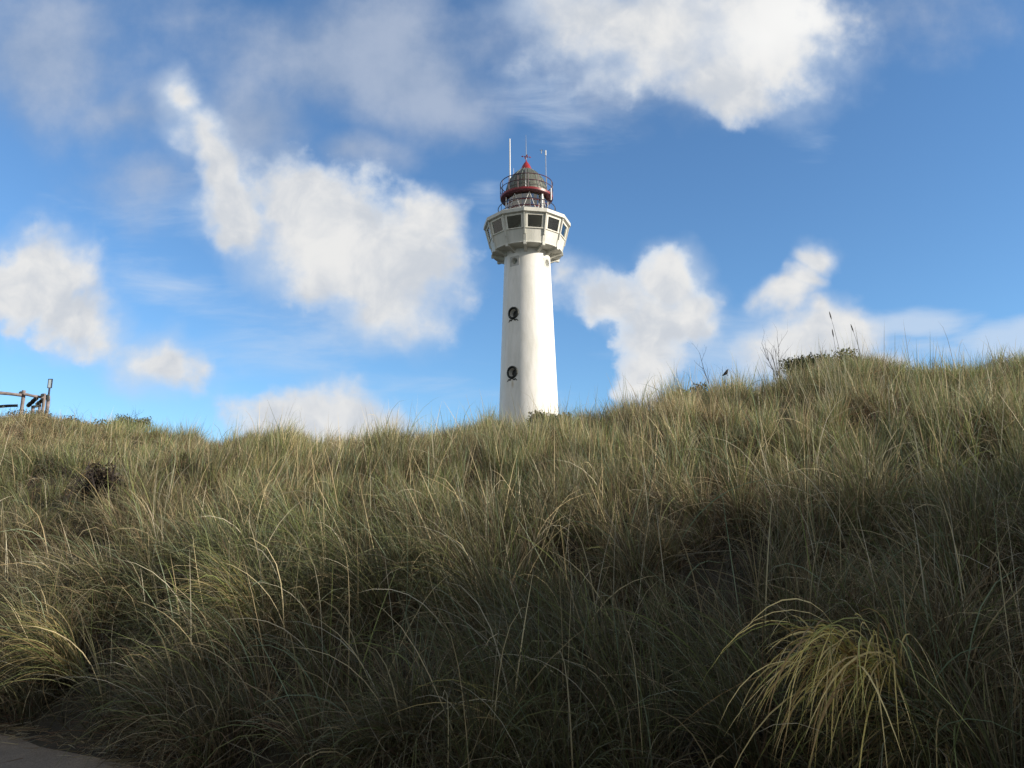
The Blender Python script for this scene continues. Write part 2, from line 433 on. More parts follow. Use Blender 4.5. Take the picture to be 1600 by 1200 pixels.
# shaft with real window recesses
prof = [(rsh(z), Z(z)) for z in (LZ - EYE - .5, 3, 6, 9, 11, 13, 15, 17, 19, 21, 22.0)] + [(1.83, Z(22.3)), (1.83, Z(22.78))]
shaft_me = MB().lathe(prof, 144).mesh("tower_shaft")
cut = bmesh.new()
PLQ = [-34, 56, 146, 236]; PZ = 21.72
WR = [(17.5, -35), (12.85, -35.5)]
def cone_out(bm, th, z, r_out, r_in, depth, rs, n=32, out=.3):
    """horizontal conical recess, axis at angle th"""
    t = R(th); d = Vector((math.sin(t), -math.cos(t), 0)); sx = Vector((math.cos(t), math.sin(t), 0)); up = Vector((0, 0, 1))
    grow = (r_out - r_in) / depth
    rings = []
    for dist, rad in ((rs + out, r_out + grow * out), (rs - depth, r_in)):
        rings.append([bm.verts.new(d * dist + up * Z(z) + (sx * math.cos(2 * math.pi * k / n) + up * math.sin(2 * math.pi * k / n)) * rad) for k in range(n)])
    for k in range(n):
        bm.faces.new((rings[0][k], rings[0][(k + 1) % n], rings[1][(k + 1) % n], rings[1][k]))
    bm.faces.new(rings[0][::-1]); bm.faces.new(rings[1])
for th in PLQ: cone_out(cut, th, PZ, .27, .25, .45, 1.83)
for z, th in WR: cone_out(cut, th, z, .35, .27, .42, rsh(z))
bmesh.ops.recalc_face_normals(cut, faces=cut.faces)
cme = bpy.data.meshes.new("recess_shapes"); cut.to_mesh(cme); cut.free()
ob1 = bpy.data.objects.new("tower_shaft", shaft_me); COL.objects.link(ob1)
ob2 = bpy.data.objects.new("recess_shapes", cme); COL.objects.link(ob2)
md = ob1.modifiers.new("b", 'BOOLEAN'); md.object = ob2; md.operation = 'DIFFERENCE'; md.solver = 'EXACT'
bpy.context.view_layer.update()
me2 = bpy.data.meshes.new_from_object(ob1.evaluated_get(bpy.context.evaluated_depsgraph_get()))
bpy.data.objects.remove(ob1); bpy.data.objects.remove(ob2)
me2.name = "tower_shaft"; me2.materials.clear(); me2.shade_smooth(); me2.set_sharp_from_angle(angle=R(25))
link("tower_shaft", me2, M_shaft, lh)

def frame_at(th):
    t = R(th); return Vector((math.sin(t), -math.cos(t), 0)), Vector((math.cos(t), math.sin(t), 0)), Vector((0, 0, 1))
def disc(th, z, rs, rad, thick=.02, n=32):
    d, sx, up = frame_at(th); mb = MB(); c0 = d * rs + up * Z(z)
    mb.tube([c0 - d * thick, c0], rad, n); return mb
# stone plaques round the four portholes at the top of the shaft: thin curved plates with a round hole
for th in PLQ:
    rs = 1.83; mb = MB(); n = 40; hw, hh, hr = .42, .40, .275
    inn, outp = [], []
    for k in range(n):
        q = 2 * math.pi * (k + .5) / n; cx, cy = math.cos(q), math.sin(q)
        sq = 1 / max(abs(cx) / hw, abs(cy) / hh)
        inn.append((hr * cx, hr * cy)); outp.append((sq * cx, sq * cy))
    def cv(p, off):
        ang = R(th) + p[0] / rs
        return ((rs + off) * math.sin(ang), -(rs + off) * math.cos(ang), Z(PZ) + p[1])
    vs = [cv(p, .035) for p in inn] + [cv(p, .035) for p in outp] + [cv(p, -.03) for p in inn] + [cv(p, -.03) for p in outp]
    fs = []
    for k in range(n):
        k2 = (k + 1) % n
        fs += [(k, k2, n + k2, n + k), (n + k, n + k2, 3 * n + k2, 3 * n + k), (k2, k, 2 * n + k, 2 * n + k2)]
    pl = mb.add(vs, fs).build("porthole_surround", M_grey, lh)
    disc(th, PZ, rs - .40, .245).build("pane", M_pane, pl)
# wreath framed round windows
for wi, (z, th) in enumerate(WR):
    d, sx, up = frame_at(th); rs = rsh(z); root = None
    mb = MB(); N_, Kk = 72, 10; Rm = .405
    for i in range(N_):
        a = 2 * math.pi * i / N_
        rad = .082 + .012 * abs(math.sin(a * 10)) + .006 * math.sin(a * 17)
        for j in range(Kk):
            b_ = 2 * math.pi * j / Kk
            rr_ = Rm + rad * math.cos(b_)
            sag = rs - math.sqrt(max(rs * rs - (rr_ * math.cos(a)) ** 2, 0)) 
            p = d * (rs - sag + .03 + rad * math.sin(b_)) + sx * (rr_ * math.cos(a)) + up * (Z(z) + rr_ * math.sin(a))
            mb.v.append(tuple(p))
    for i in range(N_):
        for j in range(Kk):
            mb.f.append((i * Kk + j, ((i + 1) % N_) * Kk + j, ((i + 1) % N_) * Kk + (j + 1) % Kk, i * Kk + (j + 1) % Kk))
    wr = mb.build("wreath", M_iron, lh, 60)
    disc(th, z, rs - .37, .262).build("pane", M_dark, wr)
    # ribbon ends with waves
    rb = MB()
    for s_ in (-1, 1):
        pts = []
        for k in range(22):
            u = k / 21
            x_ = s_ * (.02 + .42 * u); zz = -.50 - .10 * u + .045 * math.sin(u * 11 + .5)
            sag = rs - math.sqrt(rs * rs - x_ * x_)
            pts.append(d * (rs - sag + .03) + sx * x_ + up * (Z(z) + zz))
        rb.tube(pts, [.034 + .014 * math.sin(math.pi * min(1, k / 21 * 1.2)) for k in range(22)], 6)
        bow = [d * (rs + .04) + sx * (s_ * .09 * math.sin(k / 10 * math.pi)) + up * (Z(z) - .44 - .07 * k / 10) for k in range(11)]
        rb.tube(bow, .022, 6)
    rb.build("ribbon", M_iron, wr, 60)

# ---- twelve sided gallery (watch room)
N12, PH = 12, R(-4.5)
Z0, Z1 = 22.88, 24.99          # bottom of parapet / underside of roof
def rw(z): return 2.78 + (z - Z0) / (Z1 - Z0) * .50
def corner(k, z, off=0.0):
    t = PH + 2 * math.pi * k / N12; r_ = rw(z) + off
    return Vector((r_ * math.sin(t), -r_ * math.cos(t), Z(z)))
def facet_box(mb, k, s0, s1, z0, z1, o0, o1):
    """a slab lying in facet k of the slanting wall: s along it, z heights, offsets inwards/outwards"""
    tm = PH + 2 * math.pi * (k + .5) / N12; nrm = Vector((math.sin(tm), -math.cos(tm), 0))
    p = []
    for z in (z0, z1):
        a, b_ = corner(k, z), corner(k + 1, z)
        for s_, o_ in ((s0, o1), (s1, o1), (s1, o0), (s0, o0)):
            p.append(a.lerp(b_, s_) + nrm * o_)
    mb.hexa(p)
MB().lathe([(1.80, Z(22.70)), (2.62, Z(22.79)), (2.80, Z(22.79)), (2.80, Z(22.865)), (2.77, Z(22.875)), (1.80, Z(22.92))], 96, PH, closed=True).build("gallery_floor", M_gal, lh, 30)
SILL, HEAD = 23.93, 24.93
par = MB(); NP = 96
for i in range(NP):                               # round below, twelve-sided under the windows
    q = []
    for j in (i, i + 1):
        k, f_ = divmod(j, NP // N12); f_ /= NP // N12
        t = PH + 2 * math.pi * j / NP; e_ = Vector((math.sin(t), -math.cos(t), 0))
        top_ = corner(k % N12, 23.86).lerp(corner((k + 1) % N12, 23.86), f_)
        q.append((e_ * 2.74 + Vector((0, 0, Z(22.876))), e_ * 2.62 + Vector((0, 0, Z(22.876))), top_, top_ * .96 + Vector((0, 0, top_.z * .04))))
    par.add([q[0][0], q[1][0], q[1][1], q[0][1], q[0][2], q[1][2], q[1][3], q[0][3]], [(0, 3, 2, 1), (0, 1, 5, 4), (2, 3, 7, 6), (4, 5, 6, 7)])
parapet = par.build("parapet", M_gal, lh, 25)
for k in range(N12):
    w = MB()
    facet_box(w, k, .05, .95, 23.86, SILL, -.08, .07)              # sill
    facet_box(w, k, .085, .155, SILL, HEAD, -.06, .03)
    facet_box(w, k, .845, .915, SILL, HEAD, -.06, .03)
    facet_box(w, k, .085, .915, HEAD - .07, Z1 - .002, -.06, .028)
    fr = w.build("window", M_frame, lh)
    g = MB(); facet_box(g, k, .15, .85, SILL - .01, HEAD - .06, -.045, -.03)
    g.build("pane", M_pane, fr)
    # mullion at the corner: vertical fin, and the pilaster strip below it
    t = PH + 2 * math.pi * k / N12; d = Vector((math.sin(t), -math.cos(t), 0)); sx = Vector((math.cos(t), math.sin(t), 0))
    m_ = MB(); hw = .075
    def P3(r_, s_, z): return d * r_ + sx * s_ + Vector((0, 0, Z(z)))
    for (za, ra, zb, rb_, h_) in ((23.40, rw(23.40) + .10, Z1 - .003, rw(Z1) + .12, .05), (23.86, rw(23.86) - .02, Z1 - .004, rw(Z1) - .02, .17),):
        ia, ib = rw(za) - .12, rw(zb) - .12
        m_.hexa([P3(ia, -h_, za), P3(ra, -h_, za), P3(ra, h_, za), P3(ia, h_, za), P3(ib, -h_, zb), P3(rb_, -h_, zb), P3(rb_, h_, zb), P3(ib, h_, zb)])
    h_ = .10
    m_.hexa([P3(2.76 - .08, -h_, Z0 + .003), P3(2.76 + .03, -h_, Z0 + .003), P3(2.76 + .03, h_, Z0 + .003), P3(2.76 - .08, h_, Z0 + .003),
             P3(rw(23.42) - .08, -h_, 23.42), P3(rw(23.42) + .03, -h_, 23.42), P3(rw(23.42) + .03, h_, 23.42), P3(rw(23.42) - .08, h_, 23.42)])
    m_.build("mullion", M_gal, lh)
    # bracket under the floor
    b_ = MB(); pr = [(1.76, 22.38), (1.95, 22.40), (2.40, 22.56), (2.55, 22.62), (2.86, 22.62), (2.86, 22.87), (2.80, 22.90), (1.76, 22.787)]
    n_ = len(pr); hb = .11
    vs = [P3(r_, -hb, z) for r_, z in pr] + [P3(r_, hb, z) for r_, z in pr]
    b_.add(vs, [tuple(range(n_)), tuple(range(2 * n_ - 1, n_ - 1, -1))] + [(i, (i + 1) % n_, n_ + (i + 1) % n_, n_ + i) for i in range(n_)])
    b_.build("bracket", M_gal, lh)
MB().lathe([(1.2, Z(24.995)), (3.36, Z(24.995)), (3.50, Z(25.06)), (3.50, Z(25.33)), (3.40, Z(25.40)), (1.2, Z(25.46))], 12, PH, closed=True).build("gallery_roof", M_gal, lh)
MB().lathe([(1.25, Z(22.93)), (1.25, Z(24.99))], 32, caps=False).build("inner_wall", M_inwall, lh)
MB().lathe([(1.26, Z(22.94)), (2.66, Z(22.94))], 12, PH, caps=False).build("room_floor", M_inwall, lh)
des = MB()
for k in range(N12): facet_box(des, k, .02, .98, 23.55, 23.80, -.75, -.12)
des.build("desk", M_dark, lh)
# instruments in the watch room
MB().box((1.62, -1.95, Z(24.15)), (.5, .4, .85), .5).build("cabinet", M_inwall, lh)
MB().tube([(1.75, -2.22, Z(23.80)), (1.75, -2.22, Z(24.14))], [.11, .07], 12).build("desk_lamp", M_white, lh)
MB().lathe([(.13, Z(22.93)), (.13, Z(24.98))], 12).build("column", M_inwall, lh).location = (-.55, -1.7, 0)

# ---- lantern
def posts(mb, r_, z0, z1, n, rad, ph=0.0):
    for k in range(n):
        t = ph + 2 * math.pi * k / n
        mb.tube([(r_ * math.sin(t), -r_ * math.cos(t), Z(z0)), (r_ * math.sin(t), -r_ * math.cos(t), Z(z1))], rad, 6)
MB().lathe([(1.60, Z(25.44)), (1.80, Z(25.44)), (1.80, Z(25.72)), (1.76, Z(25.76)), (1.60, Z(25.76))], 64, closed=True).build("lantern_base", M_white, lh, 40)
MB().lathe([(1.70, Z(25.76)), (1.70, Z(27.43))], 48, caps=False).build("lantern_glazing", M_lglass, lh, 40)
lb = MB(); nb = 9
for k in range(nb):                                        # crossing bars make tall triangles
    t0_ = 2 * math.pi * (k + .15) / nb; 
    for s_ in (0, 1):
        ta = t0_ + 2 * math.pi * (s_) / nb; tb = t0_ + 2 * math.pi * .5 / nb
        pts = []
        for q in range(5):
            u = q / 4; tt = ta + (tb - ta) * u
            pts.append((1.725 * math.sin(tt), -1.725 * math.cos(tt), Z(27.42 - 1.62 * u)))
        lb.tube(pts, .022, 6)
lb.build("glazing_bars", M_white, lh, 40)
hb_ = MB(); hb_.ring(1.725, Z(26.30), .018); hb_.ring(1.725, Z(26.82), .018); hb_.build("glazing_rings", M_dred, lh, 40)
MB().lathe([(.0, Z(25.5)), (.50, Z(25.55)), (.62, Z(25.9)), (.86, Z(26.2)), (.92, Z(26.55)), (.86, Z(26.95)), (.6, Z(27.25)), (.0, Z(27.3))], 24, caps=False).build("lens", M_lens, lh)
sc_ = MB(); n_ = 40
ps = []
for k in range(n_ + 1):
    t = R(-78) + R(120) * k / n_; ps.append((1.52 * math.sin(t), -1.52 * math.cos(t)))
vs = [(x, y, Z(25.8)) for x, y in ps] + [(x, y, Z(26.62 + .0)) for x, y in ps]
sc_.add(vs, [(i, i + 1, n_ + 2 + i, n_ + 1 + i) for i in range(n_)]).build("screen", M_curt, lh)
for th, z0, z1, rad in ((40, 25.45, 27.30, .085), (-62, 25.45, 27.30, .035), (28, 25.45, 25.95, .05)):
    d, sx, up = frame_at(th); MB().tube([d * 1.86 + up * Z(z0), d * 1.86 + up * Z(z1)], rad, 10).build("pipe", M_white, lh, 40)
for th in (-38, -29, 15, 26, 49):
    d, sx, up = frame_at(th); p = d * 1.95; MB().box((p.x, p.y, Z(25.66)), (.20, .12, .26), R(th)).build("deck_box", M_white, lh)
# deck railing
lr = MB(); RD = 2.30
lr.ring(RD, Z(26.62), .036); lr.ring(RD, Z(26.08), .026); posts(lr, RD, 25.42, 26.62, 16, .022, .1); lr.build("deck_railing", M_rail2, lh, 40)
# red eaves ring
MB().lathe([(1.60, Z(27.56)), (2.12, Z(27.50)), (2.13, Z(27.66)), (2.08, Z(27.69)), (1.60, Z(27.72))], 72, closed=True).build("eaves_ring", M_eave, lh, 30)
MB().lathe([(1.60, Z(27.44)), (1.98, Z(27.40)), (2.105, Z(27.47)), (2.105, Z(27.498)), (1.60, Z(27.555))], 72, closed=True).build("eaves_underside", M_underside, lh, 30)  # separate underside of the ring, coloured dark for its shade
ur = MB(); RU = 2.12
ur.ring(RU, Z(28.78), .034); ur.ring(RU, Z(28.26), .028); posts(ur, RU, 27.6, 28.78, 16, .026, .05); ur.build("upper_railing", M_rail, lh, 40)
# dome
dprof = [(1.74, 27.70), (1.72, 27.95), (1.68, 28.2), (1.60, 28.5), (1.50, 28.85), (1.37, 29.15), (1.18, 29.42), (.96, 29.66), (.72, 29.87), (.52, 30.03), (.43, 30.12)]
MB().lathe([(r_, Z(z)) for r_, z in dprof], 32).build("dome", M_cop, lh, 15)
rbm = MB()
for k in range(16):
    t = 2 * math.pi * (k + .3) / 16
    rbm.tube([((r_ + .012) * math.sin(t), -(r_ + .012) * math.cos(t), Z(z)) for r_, z in dprof], .020, 5)
for i in (2, 5, 8): rbm.ring(dprof[i][0] + .01, Z(dprof[i][1]), .016, 48)
rbm.build("dome_ribs", M_rib, lh, 40)
MB().lathe([(.54, Z(29.98)), (.52, Z(30.08)), (.42, Z(30.13)), (.41, Z(30.22)), (.35, Z(30.38)), (.26, Z(30.56)), (.17, Z(30.70)), (.09, Z(30.80)), (.045, Z(30.86)), (.04, Z(31.0))], 32).build("ventilator_cap", M_red, lh, 35)
MB().tube([(0, 0, Z(30.95)), (0, 0, Z(31.3)), (0, 0, Z(32.2)), (0, 0, Z(33.22))], [.035, .035, .025, .008], 8).build("lightning_spike", M_galv, lh, 40)
vn = MB(); vn.ring(.14, Z(31.26), .022, 24)
for k in range(4):
    a = R(12 + 90 * k); c_, s_ = math.cos(a), math.sin(a)
    vn.tube([(0, 0, Z(31.26)), (.33 * c_, .33 * s_, Z(31.26))], .016, 5)
    vn.tube([(.28 * c_, .28 * s_, Z(31.26)), (.42 * c_, .42 * s_, Z(31.26))], [.065, .006], 6)
vn.build("compass_arms", M_red, lh, 40)
MB().tube([(-.1, -1.80, Z(27.7)), (-.1, -1.80, Z(28.1)), (-.08, -1.62, Z(28.9)), (-.05, -1.0, Z(29.75))], .030, 6).build("conductor_rod", M_galv, lh, 40)
MB().tube([(-1.33, 1.66, Z(27.7)), (-1.33, 1.66, Z(33.75)), (-1.33, 1.66, Z(33.8))], [.060, .052, .03], 10).build("antenna", M_white, lh, 40)
for (x, y, z0, z1, r_) in ((-1.02, 1.86, 27.7, 31.2, .022), (-1.95, .85, 27.7, 29.7, .016)):
    MB().tube([(x, y, Z(z0)), (x, y, Z(z1))], [r_, r_ * .5], 6).build("antenna", M_white, lh, 40)
am = MB().tube([(1.66, 1.3, Z(27.7)), (1.66, 1.3, Z(32.3))], [.04, .028], 8).build("instrument_mast", M_galv, lh, 40)
MB().tube([(1.66, 1.3, Z(32.05)), (1.66, 1.3, Z(32.5))], .055, 8).build("sensor", M_white, am, 40)
an = MB(); an.tube([(1.66, 1.3, Z(32.25)), (1.30, 1.3, Z(32.55))], .010, 5); an.tube([(1.30, 1.3, Z(32.22)), (1.30, 1.3, Z(32.52))], .035, 8); an.tube([(1.16, 1.3, Z(32.54)), (1.44, 1.3, Z(32.54))], .02, 6)
an.build("anemometer", M_galv, am, 40)
d, sx, up = frame_at(62); MB().tube([d * 2.18 + up * Z(27.0), d * 2.18 + up * Z(28.0)], .05, 8).build("junction_tube", M_white, lh, 40)

# ------------------------------------------------------------------ log fence on the far left
M_log = simple("weathered_log", (.27, .225, .22), .8, var=.3, scale=6, bump=.6)
M_logd = simple("dark_log", (.045, .055, .06), .8, var=.3, scale=6, bump=.6)
def world_at(px, py, r):
    a, y, z = pix_dir(px, py); k = r / math.hypot(a, y); return Vector((a * k, y * k, EYE + z * k))
FR = 35.0
fb = world_at(70, 640, FR); fbz = gz(fb.x, fb.y)
fence = empty("log_fence", (fb.x, fb.y, fbz), "weathered log railing with round posts and slanting dark braces at the left dune top", "fence")
def rel(v): return v - fence.location
def log(name, p, q, rad, mat):
    p, q = rel(p), rel(q); n_ = 8
    pts = [p.lerp(q, k / n_) for k in range(n_ + 1)]
    pts = [Vector((v.x + .008 * math.sin(k * 2.1), v.y, v.z + .006 * math.sin(k * 1.3))) for k, v in enumerate(pts)]
    return MB().tube(pts, [rad * (1 + .05 * math.sin(k * 1.9 + p.x)) for k in range(n_ + 1)], 12).build(name, mat, fence, 40)
def post(px, ptop, r_, rad, mat=M_log, low=None):
    t = world_at(px, ptop, r_); g_ = gz(t.x, t.y)
    return log("post", Vector((t.x, t.y, g_ - .4)), t, rad, mat)
post(37.5, 610, 35.0, .064); post(69.8, 615, 35.0, .056); post(76.0, 618.5, 34.6, .064); post(62.5, 630, 37.0, .05); post(-32, 604, 35.0, .075); post(52, 634, 36.0, .06)
log("rail", world_at(-60, 608, 34.85), world_at(34, 617.5, 34.85), .060, M_log)
log("rail", world_at(38, 616, 34.85), world_at(68, 621.5, 34.85), .052, M_log)
log("cross_rail", world_at(32, 614, 34.9), world_at(34, 614.6, 36.6), .06, M_logd)
log("cross_rail", world_at(66, 617.5, 34.7), world_at(67.5, 618.4, 36.6), .06, M_logd)
log("brace", world_at(44, 634, 36), world_at(57, 622, 35.3), .078, M_logd)
log("brace", world_at(58, 631.5, 36.2), world_at(69, 623, 35.2), .07, M_logd)
log("low_rail", world_at(-40, 637.5, 35.6), world_at(28, 633.5, 35.6), .055, M_logd)
log("low_rail", world_at(50, 636, 35.9), world_at(64, 633.5, 35.9), .05, M_logd)
log("joint_block", world_at(74.5, 617, 34.55), world_at(74.5, 626, 34.55), .06, M_logd)
# sign frame behind the fence
sp = world_at(77.5, 606, 35.6); sg = gz(sp.x, sp.y)
sign = empty("sign", (sp.x, sp.y, sg), "narrow upright sign board in a thin dark frame on a pole beside the log fence", "sign")
top = world_at(77.5, 592.3, 35.6).z - sg; bot = sp.z - sg
MB().tube([(-.03, 0, -.3), (0, 0, bot)], [.05, .035], 8).build("pole", M_galv if False else M_rail2, sign, 40)
fm = MB(); hw = .075
fm.box((-hw, 0, (top + bot) / 2), (.022, .03, top - bot + .022)); fm.box((hw, 0, (top + bot) / 2), (.022, .03, top - bot + .022))
fm.box((0, 0, top), (2 * hw - .022, .03, .022)); fm.box((0, 0, bot), (2 * hw - .022, .03, .022)); fm.build("frame", M_rail2, sign)
MB().box((0, 0, (top + bot) / 2), (2 * hw - .023, .012, top - bot - .023)).build("panel", simple("pale_panel", (.62, .74, .82), .4, var=.03), sign)

# ------------------------------------------------------------------ bushes, bare shrubs, stalks, bird
def col_mat(name, trans=.32, rough=.55, spec=.35):
    m, n, l, b = new_mat(name)
    a = n.new('ShaderNodeAttribute'); a.attribute_name = "blade_colour"
    l.new(a.outputs['Color'], b.inputs['Base Color']); b.inputs['Roughness'].default_value = rough
    b.inputs['Specular IOR Level'].default_value = spec
    t = n.new('ShaderNodeBsdfTranslucent'); l.new(a.outputs['Color'], t.inputs[0])
    mx = n.new('ShaderNodeMixShader'); mx.inputs[0].default_value = trans
    l.new(b.outputs[0], mx.inputs[1]); l.new(t.outputs[0], mx.inputs[2]); l.new(mx.outputs[0], n['Material Output'].inputs[0])
    return m
M_blade = col_mat("marram_blades")
M_twig = simple("dry_twig", (.045, .035, .030), .8, var=.3, scale=20)
M_leafd = col_mat("scrub_leaves", .15, .6)

def branch(mb, p, d, L, rad, depth, rnd):
    pts, rads = [p.copy()], [rad]; q = p.copy(); dd = d.copy(); n_ = 5
    for k in range(n_):
        dd = (dd + Vector((rnd.uniform(-.16, .16), rnd.uniform(-.16, .16), rnd.uniform(-.06, .14)))).normalized()
        q = q + dd * (L / n_); pts.append(q.copy()); rads.append(rad * (1 - .62 * (k + 1) / n_))
        if depth > 0 and k >= 1 and rnd.random() < .62:
            side = Vector((rnd.uniform(-1, 1), rnd.uniform(-1, 1), rnd.uniform(-.1, .6))).normalized()
            branch(mb, q, (dd * .75 + side * .75).normalized(), L * rnd.uniform(.35, .62), rads[-1] * .7, depth - 1, rnd)
    mb.tube(pts, rads, 5)
def bare_shrub(px, py, r_, H, seed, label, lean=0.0, n=2, depth=2, rad=.011):
    rnd = random.Random(seed); x, y, z = at(px, py, r_)
    root = empty("bare_shrub", (x, y, z), label, "shrub", "bare twiggy shrubs in the grass")
    st = MB(); tw = MB()
    for k in range(n):
        d = Vector((lean + rnd.uniform(-.25, .25), rnd.uniform(-.2, .2), 1)).normalized()
        p = Vector((rnd.uniform(-.06, .06), rnd.uniform(-.06, .06), -.1)); L = H * rnd.uniform(.75, 1.05)
        pts, rads = [p.copy()], [rad]; q = p.copy(); m_ = 7
        for j in range(m_):
            d = (d + Vector((rnd.uniform(-.15, .15), rnd.uniform(-.1, .1), .05))).normalized(); q = q + d * (L / m_)
            pts.append(q.copy()); rads.append(rad * (1 - .75 * (j + 1) / m_))
            if j >= 2:
                for _ in range(rnd.choice((1, 1, 2))):
                    side = Vector((rnd.uniform(-1, 1), rnd.uniform(-1, 1), rnd.uniform(0, .8))).normalized()
                    branch(tw, q, (d * .6 + side * .7).normalized(), L * rnd.uniform(.14, .3), rads[-1] * .75, depth - 1, rnd)
        st.tube(pts, rads, 6)
    st.build("stem", M_twig, root, 40); tw.build("twigs", M_twig, root, 40)
    return root
bare_shrub(1120, 590, 15.5, 1.25, 3, "bare dark shrub furthest to the left on the right-hand skyline, forked at its tip", -.12, 1, 2)
bare_shrub(1166, 585, 15.8, 1.2, 8, "single thin bare stem between two twiggy shrubs on the right-hand skyline", 0, 1, 1)
bare_shrub(1218, 570, 16.2, 1.38, 21, "largest bare shrub, many forked twigs against the cloud left of the dark green bush", .05, 4, 2, .012)
bare_shrub(1143, 600, 16, .9, 31, "low tangled bare twigs below the small bird on the skyline", .1, 2, 2, .010)
bare_shrub(1190, 690, 11.5, 1.0, 12, "dead forked twig standing in sunlit grass below the right-hand skyline", .5, 1, 1, .010)
bare_shrub(80, 720, 15.0, 1.45, 5, "slim bare shrub in tall grass at the far left under the fence", .12, 2, 2, .012)
bare_shrub(170, 725, 15.0, 1.35, 17, "bare forked shrub above a dark hollow in the left grass", .05, 2, 2, .013)

def cards(pos, nrm, size, colr, aspect=2.2):
    """many small leaf-shaped faces"""
    n_ = len(pos); t = rng.normal(size=(n_, 3)); t /= np.linalg.norm(t, axis=1, keepdims=True)
    s = np.cross(t, nrm); s /= np.linalg.norm(s, axis=1, keepdims=True) + 1e-9
    L = size[:, None]; wv = s * L / aspect / 2
    v = np.stack([pos, pos + t * L * .5 + wv, pos + t * L, pos + t * L * .5 - wv], 1).reshape(-1, 3)
    f = np.arange(n_ * 4).reshape(-1, 4)
    return v, f, np.repeat(colr, 4, axis=0)
def mesh_np(name, v, faces, colr):
    me = bpy.data.meshes.new(name)
    me.vertices.add(len(v)); me.vertices.foreach_set('co', v.astype(np.float32).ravel())
    loops = np.concatenate([f.ravel() for f in faces]); tot = np.concatenate([np.full(len(f), f.shape[1]) for f in faces])
    st = np.concatenate([[0], np.cumsum(tot)[:-1]])
    me.loops.add(len(loops)); me.loops.foreach_set('vertex_index', loops.astype(np.int32))
    me.polygons.add(len(tot)); me.polygons.foreach_set('loop_start', st.astype(np.int32))
    me.update(calc_edges=True)
    a = me.attributes.new("blade_colour", 'FLOAT_COLOR', 'POINT')
    a.data.foreach_set('color', np.concatenate([colr, np.ones((len(colr), 1))], 1).astype(np.float32).ravel())
    return me
def bush(px, py, r_, w, h, d, n, col, label, seed):
    global rng
    rng = np.random.default_rng(seed)
    x, y, z = at(px, py, r_)
    root = empty("bush", (x, y, z), label, "bush", "low scrub bushes on the dune top")
    nc = 26; cen = np.clip(rng.normal(size=(nc, 3)), -1.5, 1.5) * np.array([w * .27, d * .27, h * .22]) + np.array([0, 0, h * .50])
    k = rng.integers(0, nc, n); pos = cen[k] + np.clip(rng.normal(size=(n, 3)), -1.6, 1.6) * np.array([w * .085, d * .085, h * .13])
    tone = (.65 + .6 * rng.random(nc))[k][:, None] * (.75 + .5 * rng.random((n, 1)))
    cl = np.array(col)[None] * tone; br = rng.random(n) < .15; cl[br] = np.array([.12, .09, .045]) * tone[br]
    nr = rng.normal(size=(n, 3)); v, f, c4 = cards(pos, nr, .04 + .045 * rng.random(n), cl, 1.8)
    link("foliage", mesh_np("foliage", v, [f], c4), M_leafd, root)
    st = MB(); rnd = random.Random(seed)
    for _ in range(6):
        branch(st, Vector((rnd.uniform(-.1, .1), rnd.uniform(-.1, .1), -.1)), Vector((rnd.uniform(-w, w) * .6, rnd.uniform(-.3, .3), h)).normalized(), h * 1.15, .016, 2, rnd)
    st.build("stem", M_twig, root, 40)
bush(1285, 560, 19.0, 1.7, .78, 1.1, 13000, (.080, .095, .040), "dark green rounded bush at the highest point of the right dune", 1)
bush(865, 655, 17.6, 1.0, .68, .9, 7000, (.075, .085, .035), "small dark green bush on the dune top at the foot of the lighthouse", 2)
bush(1100, 610, 17.0, 1.1, .80, .8, 7000, (.05, .052, .028), "grey-brown scrub clump under the bare twigs on the skyline", 3)
bush(40, 645, 33.5, 2.0, .80, 1.0, 6000, (.10, .11, .045), "green bush directly below the log fence", 4)
bush(118, 655, 32.0, 1.5, .85, 1.0, 6000, (.09, .09, .04), "first dark bush right of the log fence on the left skyline", 5)
bush(195, 668, 29.0, 1.5, .75, 1.0, 6000, (.09, .095, .04), "flat dark bush further down the left skyline", 6)
bush(180, 712, 15.5, 1.0, .8, .7, 5000, (.04, .03, .02), "dark brown tangle around the forked twigs in the left grass", 7)

def stalk(px, py, r_, H, lean, label):
    x, y, z = at(px, py, r_)
    root = empty("grass_stalk", (x, y, z), label, "grass stalk", "tall seed-headed stalks on the right skyline")
    pts = [Vector((lean * (k / 10) ** 1.6 * H, 0, H * k / 10 - .1)) for k in range(11)]
    MB().tube(pts, [.007 - .0004 * k for k in range(11)], 5).build("stem", M_twig, root, 40)
    a, b_ = pts[-1], pts[-2]; dn = (a - b_).normalized()
    MB().tube([a - dn * .02, a + dn * .04, a + dn * .12, a + dn * .17], [.006, .014, .012, .003], 6).build("seed_head", M_twig, root, 40)
stalk(1318, 565, 19, 1.58, -.12, "tallest grass stalk with seed head right of the dark green bush")
stalk(1310, 565, 19.1, 1.25, -.05, "shorter grass stalk just left of the tallest one")
stalk(1352, 565, 19.2, 1.3, -.16, "lone grass stalk right of the pair above the dark green bush")

